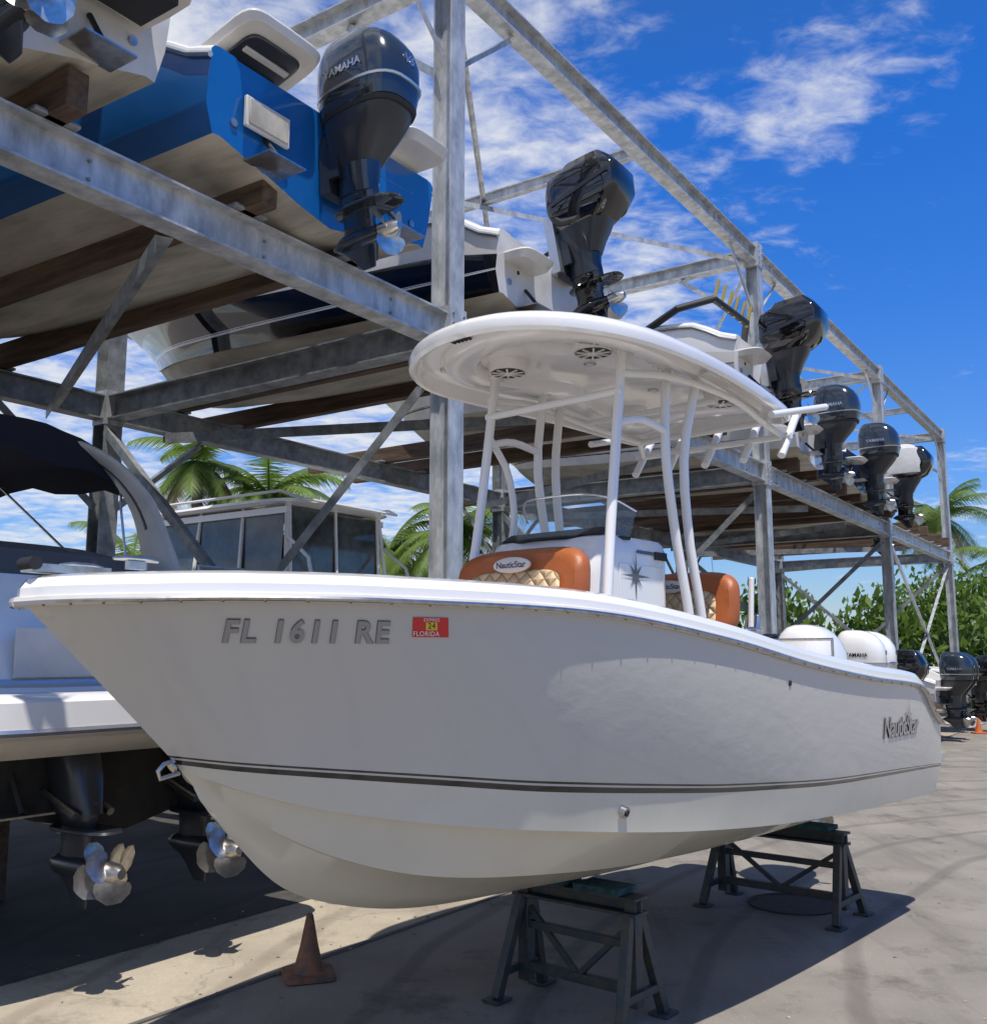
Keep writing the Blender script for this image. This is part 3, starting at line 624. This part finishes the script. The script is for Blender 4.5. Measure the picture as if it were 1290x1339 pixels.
vv=[v.co.copy() for v in hullo.data.vertices];pp=[tuple(p.vertices) for p in hullo.data.polygons]
bvh=BVHTree.FromPolygons(vv,pp)
def decal(me,name,s0,z0,m,offs=.004,sub=True,side=-1,sh=0.0):
    import bmesh
    bm=bmesh.new();bm.from_mesh(me)
    bmesh.ops.triangulate(bm,faces=bm.faces)
    if sub: bmesh.ops.subdivide_edges(bm,edges=[e for e in bm.edges if e.calc_length()>.02],cuts=2,use_grid_fill=True);bmesh.ops.triangulate(bm,faces=bm.faces)
    smp=[];acc=0;prev=None
    for k in range(0,400):
        s=s0-1+k*.005
        h=bvh.ray_cast(Vector((s,side*3,z0)),Vector((0,-side,0)))
        if h[0] is None: continue
        if prev is not None: acc+=(h[0]-prev).length
        prev=h[0];smp.append((acc,s))
    A_=np.array([a for a,_ in smp]);S_=np.array([s for _,s in smp]);a0=np.interp(s0,S_,A_)
    for v in bm.verts:
        s=float(np.interp(a0+v.co.x-sh*v.co.y,A_,S_));z=z0+v.co.y
        h=bvh.ray_cast(Vector((s,side*3,z)),Vector((0,-side,0)))
        if h[0] is not None:
            n=h[1] if h[1].y*side>0 else -h[1]; v.co=h[0]+n*(offs+v.co.z)
    bm.to_mesh(me);bm.free();me.materials.clear();me.materials.append(m)
    o=bpy.data.objects.new(name,me);col.objects.link(o);o.parent=BT
    return o
LTR=mat('registration_lettering',(.30,.29,.28),.3,metal=.2);LTS=mat('lettering_outline',(.13,.13,.13),.4)
SH=.42
decal(text_mesh('FL 1611 RE',.112,1.2,bold=.005),'registration_outline',.78,2.093,LTS,.003,sh=SH)
decal(text_mesh('FL 1611 RE',.112,1.2,bold=.003),'registration_lettering',.78,2.093,LTR,.006,sh=SH)
def quad(w,h):
    me=bpy.data.meshes.new('q');nx,ny=8,4
    vs=[((i/nx-.5)*w,(j/ny-.5)*h,0) for j in range(ny+1) for i in range(nx+1)]
    me.from_pydata(vs,[],[(j*(nx+1)+i,j*(nx+1)+i+1,(j+1)*(nx+1)+i+1,(j+1)*(nx+1)+i) for j in range(ny) for i in range(nx)]);return me
for nm,me_,dz,mt,of,sb in (('validation_sticker',quad(.155,.075),0,RED,.003,False),('validation_sticker_year',quad(.05,.03),.005,YEL,.005,False)):
    decal(me_,nm,1.20,2.118+dz,mt,of,sub=sb,sh=SH)
decal(text_mesh('FLORIDA',.026,1.1),'validation_sticker_text',1.19,2.094,WHITE,.006,sh=SH)
decal(text_mesh('EXPIRES',.018,1.1),'validation_sticker_text_top',1.19,2.147,WHITE,.006,sh=SH)
decal(text_mesh('24',.032,1.1),'validation_sticker_digits',1.20,2.124,BLACK,.007,sh=SH)
decal(text_mesh('NauticStar',.19,.92,bold=.006,shear=.1),'maker_lettering_shadow',5.62,1.52,BLACK,.004)
decal(text_mesh('NauticStar',.19,.92,bold=.002,shear=.1),'maker_lettering',5.62,1.523,SILV,.009)
def star(R1,R2,n=8,z=0):
    vs=[(0,0,0)]
    for i in range(2*n):
        a=math.pi*i/n+math.pi/2; r=(R1 if (i//2)%2==0 else R1*.62) if i%2==0 else R2
        vs.append((r*math.cos(a),r*math.sin(a),z))
    me=bpy.data.meshes.new('star');me.from_pydata(vs,[],[(0,i+1,(i+1)%(2*n)+1) for i in range(2*n)]);return me
decal(star(.12,.02,4),'maker_star',5.78,1.60,SILV,.012)

# T-top
def tt_half():
    pts=[(2.31,0),(2.34,.25),(2.43,.48),(2.58,.66),(2.82,.79),(3.12,.84),(3.7,.84),(4.4,.78),(5.0,.71),(5.22,.67),(5.30,.60),(5.31,.3),(5.31,0)]
    return [(p[0],p[1]) for p in crom([(a,b,0) for a,b in pts],44)]
h=tt_half();outl=h+[(a,-b) for a,b in reversed(h[1:-1])]
cx=3.85
def crown(x,y): return -.07*((x-cx)/1.5)**2-.11*(y/.84)**2
def oring(inset,z):
    r=[]
    for a,b in outl:
        d=math.hypot(a-cx,b);k=max(0,1-inset/d)
        x=cx+(a-cx)*k;y=b*k
        r.append(Vector((x,y,z+crown(x,y))))
    return r
TZ=3.88
mm=M()
prof=[(3,TZ+.10),(.5,TZ+.10),(.2,TZ+.09),(.06,TZ+.072),(.012,TZ+.05),(0,TZ+.02),(.006,TZ-.02),(.028,TZ-.04),(.05,TZ-.036),(.068,TZ+.004),(.09,TZ+.030),(.20,TZ+.036),(.225,TZ+.026),(.245,TZ-.018),(.27,TZ-.032),(.44,TZ-.034),(.465,TZ-.018),(.49,TZ+.034),(.52,TZ+.044),(3,TZ+.046)]
mm.loft([oring(a,b) for a,b in prof],WHITE,caps=False)
def under(x,y,base=.046): return TZ+base+crown(x,y)
for x,y in((3.15,.33),(3.15,-.33),(4.70,.38),(4.70,-.38)):
    z=under(x,y,-.022)
    mm.disc((x,y,z+.08),(0,0,-1),.125,.095,WHITE,n=28);mm.disc((x,y,z-.013),(0,0,-1),.108,.006,BLACKM,n=28)
    for k in range(10):
        a=2*math.pi*k/10;mm.bar((x+.018*math.cos(a),y+.018*math.sin(a),z-.022),(x+.105*math.cos(a),y+.105*math.sin(a),z-.022),.012,.006,WHITE)
    mm.disc((x,y,z-.017),(0,0,-1),.032,.01,WHITE,n=16)
for x,y,bs in((2.52,-.22,.034),(2.86,.60,.034),(2.86,-.60,.034),(4.0,.66,.034),(4.0,-.66,.034),(3.6,0,.046),(4.4,0,.046)):
    z=under(x,y,bs);mm.disc((x,y,z+.004),(0,0,-1),.042,.02,SILV,n=20);mm.disc((x,y,z-.015),(0,0,-1),.028,.004,WHITE2,n=20)
zl=under(2.50,.16,.034)
mm.loft([sell(zl+.02,2.50,.05,.09,e=3,yc=.16),sell(zl-.02,2.50,.045,.085,e=3,yc=.16)],SILV)
for k in range(5): mm.box((2.50,.10+.03*k,zl-.024),(.06,.012,.008),BLACKM)
mm.build('hardtop',BT,angle=40)
mm=M();PR=.030
def smooth(pts,n=16): return [Vector(p) for p in crom(pts,n)]
for sg in(1,-1):
    w=.50*sg
    mm.tube(smooth([(2.86,-w*1.06,1.45),(2.95,-w*1.05,2.2),(3.05,-w,2.75),(3.22,-w*.98,3.82)]),PR,PIPE,n=12)
    mm.tube(smooth([(3.98,-w*1.04,1.45),(3.90,-w*1.04,2.2),(3.78,-w,2.75),(3.68,-w*1.0,3.3),(3.74,-w*.98,3.82)]),PR,PIPE,n=12)
    mm.tube(smooth([(4.12,-w*1.04,1.45),(4.06,-w*1.04,2.2),(3.95,-w,2.75),(3.90,-w*1.02,3.3),(4.02,-w*1.1,3.80)]),PR,PIPE,n=12)
    mm.tube(smooth([(3.16,-w,3.36),(3.4,-w,3.42),(3.68,-w,3.40)],8),PR*.85,PIPE,n=10)
    if sg<0: mm.tube(smooth([(3.02,-w,2.62),(3.3,-w,2.66),(3.42,-w,2.85),(3.36,-w,3.2),(3.18,-w,3.40)],14),PR*.8,PIPE,n=10)
    mm.tube(smooth([(3.18,-w,3.66),(3.7,-w*1.1,3.74),(4.4,-w*1.2,3.74),(5.1,-w*1.05,3.70)],14),PR*.8,PIPE,n=10)
    for x,yy_ in((3.22,.98),(3.74,.98),(4.02,1.1)): mm.disc((x,-w*yy_,3.86),(0,0,-1),.055,.05,PIPE,n=16)
for x,z in((3.17,3.55),(4.35,3.73),(5.05,3.70)): mm.tube([(x,-.52,z),(x,.52,z)],PR*.8,PIPE,n=10)
mm.tube([(5.24,-.66,3.62),(5.24,.66,3.62)],PR*.8,PIPE,n=10);
for y in(-.6,.6): mm.tube([(5.02,y*.85,3.72),(5.24,y,3.62)],PR*.8,PIPE,n=10)
for y in(-.62,-.32,0,.32,.62):
    mm.tube([(5.14,y,3.46),(5.44,y,3.82)],.030,PIPE,n=12);mm.tube([(5.435,y,3.814),(5.46,y,3.843)],.036,PIPE,n=12)
for y in(-.75,.75): mm.tube([(4.7,y,3.66),(5.5,y*1.1,3.86)],.026,PIPE,n=10)
mm.build('t_top_pipework',BT,angle=50)
mm=M()
def rr(x0,x1,w,z,e=9): return sell(z,(x0+x1)/2,(x1-x0)/2,w,e=e,n=40)
mm.loft([rr(2.98,3.86,.42,1.45),rr(2.98,3.86,.42,2.45),rr(3.02,3.86,.42,2.60),rr(3.08,3.85,.41,2.69),rr(3.14,3.83,.39,2.715)],WHITE)
mm.loft([rr(3.10,3.42,.38,2.71),rr(3.18,3.46,.36,2.76)],BLACKM)
mm.box((3.5,-.4225,2.35),(.5,.006,.4),WHITE)
mm.box((3.72,-.425,2.62),(.14,.012,.05),BLACKM)
mm.box((3.6,-.424,2.63),(.3,.004,.02),NAVY)
mm.build('console',BT,angle=40,bevel=.006)
mm=M()
rowsb=[];rowst=[]
for j in range(17):
    q=-1+2*j/16;y=.43*q*(1.0);x=3.06+.30*abs(q)**3.0
    rowsb.append(Vector((x,y,2.70)));rowst.append(Vector((x+.10,y*.97,2.70+.27*(1-.35*abs(q)**6))))
mm.grid([rowsb,rowst],GLASS);mm.build('windscreen',BT,angle=60,fixn=False)
mm=M();mm.tube(rowst,.007,SILV,n=6);mm.tube(rowsb,.012,BLACKM,n=6)
mm.tube([(3.75,-.1,2.7),(3.7,-.1,2.85)],.02,BLACKM)
mm.tube([(3.92,.16*math.cos(a)-.05,2.55+.16*math.sin(a)) for a in [2*math.pi*i/20 for i in range(21)]],.012,STEEL,n=6)
mm.build('windscreen_trim_and_wheel',BT)
me=star(.16,.026,8);o=bpy.data.objects.new('compass_star_decal',me);me.materials.append(GREYD);col.objects.link(o);o.parent=BT
o.matrix_local=Matrix.Translation((3.42,-.432,2.48))@Matrix(((1,0,0,0),(0,0,-1,0),(0,1,0,0),(0,0,0,1)))
def seat(name,x,w,zb,zt,th=.14,label=True):
    mm=M()
    def ring(xx,k):
        zc=(zb+zt)/2;hz=(zt-zb)/2;out=[]
        for i in range(40):
            q=2*math.pi*i/40;c=math.cos(q);s_=math.sin(q);e=4.2
            out.append(Vector((xx+.10*(s_*.5),(w-k)*math.copysign(abs(c)**(2/e),c),zc+(hz-k)*math.copysign(abs(s_)**(2/e),s_))))
        return out
    mm.loft([ring(x-th/2,.07),ring(x-th/2-.0,.04),ring(x-th/2+.03,.012),ring(x,0),ring(x+th/2-.03,.012),ring(x+th/2,.05)],ORANGE)
    def pr(xx,k):
        zc=(zb+zt)/2-.05;hz=(zt-zb)/2-.085
        return [Vector((xx+.10*(math.sin(q)*.42)-.02,(w-.13-k)*math.copysign(abs(math.cos(q))**(2/4.5),math.cos(q)),zc+(hz-k)*math.copysign(abs(math.sin(q))**(2/4.5),math.sin(q)))) for q in [2*math.pi*i/40 for i in range(40)]]
    mm.loft([pr(x-th/2,0),pr(x-th/2-.012,.012),pr(x-th/2-.016,.04)],QUILT)
    zc=zt-.105
    mm.loft([[Vector((x-th/2-.004-k_,r_*math.cos(q),zc+.34*r_*math.sin(q))) for q in [2*math.pi*i/24 for i in range(24)]] for r_,k_ in((.135,0),(.135,.014),(.12,.018))],WHITE2)
    mm.build(name,BT,angle=45)
    me=text_mesh('NauticStar',.05,bold=.001);me.materials.append(NAVY);o=bpy.data.objects.new(name+'_lettering',me);col.objects.link(o);o.parent=BT
    o.matrix_local=Matrix.Translation((x-th/2-.024,0,zc))@Matrix(((0,0,-1,0),(-1,0,0,0),(0,1,0,0),(0,0,0,1)))
seat('front_seat_back',2.86,.47,2.16,2.63)
seat('helm_seat_back',4.62,.50,2.12,2.60)
mm=M();mm.loft([rr(2.42,2.93,.46,1.45,6),rr(2.42,2.93,.46,1.98,6)],WHITE);mm.loft([rr(2.38,2.92,.47,1.98,5),rr(2.37,2.92,.48,2.06,5),rr(2.41,2.90,.45,2.12,5)],ORANGE)
mm.loft([rr(4.45,4.95,.46,1.45,6),rr(4.45,4.95,.46,2.05,6)],WHITE);mm.loft([rr(4.2,4.7,.48,2.03,5),rr(4.2,4.7,.49,2.10,5),rr(4.24,4.68,.46,2.15,5)],ORANGE)
for sg in(1,-1):
    mm.tube([(4.75,sg*.5,1.9),(4.78,sg*.52,2.55)],.02,PIPE)
    for k in range(2):mm.tube([(4.85+.12*k,sg*.42,1.95),(4.95+.12*k,sg*.42,2.3)],.026,STEEL,n=10)
mm.build('seat_bases',BT,bevel=.006)
mm=M()
for sg in(-1,1): mm.loft([sell(1.18,6.80,.26,.30,e=4,yc=sg*.80),sell(1.25,6.80,.28,.32,e=4,yc=sg*.80)],WHITE)
mm.tube([(6.5,.4,1.5),(6.5,.4,2.15),(6.5,-.4,2.15),(6.5,-.4,1.5)],.016,STEEL,n=8)
mm.build('stern_platforms',BT)
outboard('outboard_engine',BT,(6.66,0,1.42),'w',0,label='YAMAHA')

# ------------------------------------------------------------ STANDS
PAD=mat('carpet_pad',(.03,.09,.10),.95,bump=.6,bscale=60,var=.5,vscale=20)
def stand(s,hw,zt,spread,name='boat_stand',perp=0):
    a=rad(40)
    E=empty(name,(-1.68+math.sin(a)*s+math.cos(a)*perp,3.52+math.cos(a)*s-math.sin(a)*perp,0),rad(50))
    mm=M();t=.055
    for sg in(-1,1):
        y=sg*hw
        for k in(-1,1):
            mm.bar((k*.05,y,zt-.10),(k*spread,y+sg*.05,.02),t,t,GREEN,up=(0,1,0))
            mm.box((k*spread,y+sg*.05,.012),(.14,.12,.016),GREEN)
        mm.bar((-spread*.78,y+sg*.04,.16),(spread*.78,y+sg*.04,.16),t*.8,t*.8,GREEN)
        mm.box((0,y,zt*.55),(.075,.075,zt*.85),GREEN)
    mm.bar((0,-hw,.17),(0,hw,.17),t,t,GREEN);mm.bar((0,-hw,zt*.6),(0,hw,zt*.6),t*.8,t*.8,GREEN)
    mm.bar((0,-hw+.02,zt*.75),(0,0,.18),t*.6,t*.6,GREEN);mm.bar((0,hw-.02,zt*.75),(0,0,.18),t*.6,t*.6,GREEN)
    mm.ibeam((0,-hw-.06,zt-.06),(0,hw+.06,zt-.06),.14,.10,GREEN)
    mm.build('steel_frame',E,bevel=.004)
    mm=M();mm.box((0,-hw*.5,zt+.012),(.2,hw*.8,.035),PAD);mm.box((0,hw*.5,zt+.012),(.2,hw*.8,.035),PAD);mm.build('pads',E)
stand(3.33,.38,.685,.22,perp=.04);stand(6.2,.50,.67,.28)
def cone(x,y,h,rz=0,m=CONE):
    mm=M()
    b=h*.42;T=Matrix.Translation((x,y,.004))@Matrix.Rotation(rz,4,'Z')
    mm.loft([sell(.005,0,b,b,e=7),sell(.03,0,b,b,e=7),sell(.036,0,b*.93,b*.93,e=7)],m,T)
    mm.tube([(0,0,.03),(0,0,.05),(0,0,h*.5),(0,0,h*.97),(0,0,h)],[h*.27,h*.245,h*.15,h*.06,h*.045],m,n=24,T=T)
    mm.build('traffic_cone',angle=40)
cone(-1.17,6.60,.38,.3)
cone(12.9,26.8,.40,0,mat('orange_cone',(.5,.12,.03),.6))

# ------------------------------------------------------------ VEGETATION
def palm(name,x,y,h,r=2.0,nf=22,seed=1,lean=.0):
    rnd=random.Random(seed);mm=M()
    pts=[(x+lean*(t**2),y,h*t) for t in np.linspace(0,1,9)]
    mm.tube(pts,[.17-.06*i/8+.015*(i%2) for i in range(9)],TRUNK,n=10)
    top=Vector(pts[-1])
    for i in range(nf):
        az=2*math.pi*i/nf*2.4+rnd.uniform(-.2,.2);el=rnd.uniform(-.55,1.25);Lf=r*rnd.uniform(.8,1.15)
        d=Vector((math.cos(az)*math.cos(el),math.sin(az)*math.cos(el),math.sin(el)))
        P=[];p=top.copy();n=12
        for k in range(n+1):
            P.append(p.copy());d=(d+Vector((0,0,-.12-.04*rnd.random()))).normalized();p=p+d*Lf/n
        m_=LEAFDRY if el<-.35 else (LEAFY if rnd.random()<.7 else LEAF)
        mm.tube(P,[.022*(1-k/n)+.004 for k in range(n+1)],m_,n=4,caps=False)
        vs=[];fs=[]
        for k in range(3,n*4):
            u=k/(n*4);i0=int(u*n);f=u*n-i0;q=P[i0].lerp(P[i0+1],f);t=(P[i0+1]-P[i0]).normalized()
            side=t.cross(Vector((0,0,1))).normalized();ll=Lf*.34*math.sin(math.pi*min(1,u*.85+.12))**.7
            for sg in(-1,1):
                dr=(side*sg*.9+t*.55+Vector((0,0,-.35-.3*rnd.random()))).normalized();e=q+dr*ll*rnd.uniform(.85,1.1)
                w=t*.026;o=len(vs);vs+= [q-w,q+w,e+Vector((0,0,-.04))];fs.append((o,o+1,o+2))
        mm.add(vs,fs,m_)
    return mm.build(name,fixn=False,angle=180)
def mass(name,blobs,dens,size,seed=3,mats=(LEAF,LEAFD)):
    rnd=random.Random(seed);mm=M();V={m:([],[]) for m in mats}
    for (cx_,cy_,cz_,rx,ry,rz_) in blobs:
        n=int(dens*rx*rz_)
        for _ in range(n):
            while True:
                a=Vector((rnd.uniform(-1,1),rnd.uniform(-1,1),rnd.uniform(-1,1)))
                if a.length<1:break
            a=a*(.75+.35*rnd.random())
            p=Vector((cx_+a.x*rx,cy_+a.y*ry,cz_+a.z*rz_))
            if p.z<.05:continue
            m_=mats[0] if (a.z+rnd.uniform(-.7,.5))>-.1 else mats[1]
            vs,fs=V[m_];o=len(vs);s_=size*rnd.uniform(.5,1.3)
            e=Euler((rnd.uniform(0,6),rnd.uniform(0,6),rnd.uniform(0,6))).to_matrix()
            for q in((-1,0,0),(0,-.45,.1),(1,0,0),(0,.45,.1)): vs.append(p+e@Vector(q)*s_)
            fs.append((o,o+1,o+2,o+3))
    for m_,(vs,fs) in V.items(): mm.add(vs,fs,m_)
    return mm.build(name,fixn=False,angle=180)
palm('palm_tree',-6.0,26,6.3,2.2,26,1);palm('palm_tree',-3.3,28,5.0,2.4,26,2,.3);palm('palm_tree',-1.0,27,5.4,2.4,26,3)
palm('palm_tree',-7.6,25,7.0,1.8,26,4);palm('palm_tree',-13.5,24,4.4,2.2,24,14)
palm('palm_tree',20.0,44,8.2,2.9,28,5);palm('palm_tree',24.0,45,6.2,3.0,28,6);palm('palm_tree',-11,30,5,2.5,24,7)
palm('palm_tree',21.2,40,5.6,2.6,26,9)
rnd=random.Random(5);bl=[]
for i in range(46):
    x=-34+i*1.55;bl.append((x+rnd.uniform(-.5,.5),36+rnd.uniform(-2,2),rnd.uniform(1.5,2.9),1.8,1.5,rnd.uniform(1.4,2.6)))
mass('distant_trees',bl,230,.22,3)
bl=[]
for i in range(16):
    x=17.5+i*1.1;bl.append((x,40+rnd.uniform(-1.5,2.5),rnd.uniform(1.2,4.6),1.9,1.6,rnd.uniform(1.5,2.3)))
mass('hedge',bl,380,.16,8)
print('done')
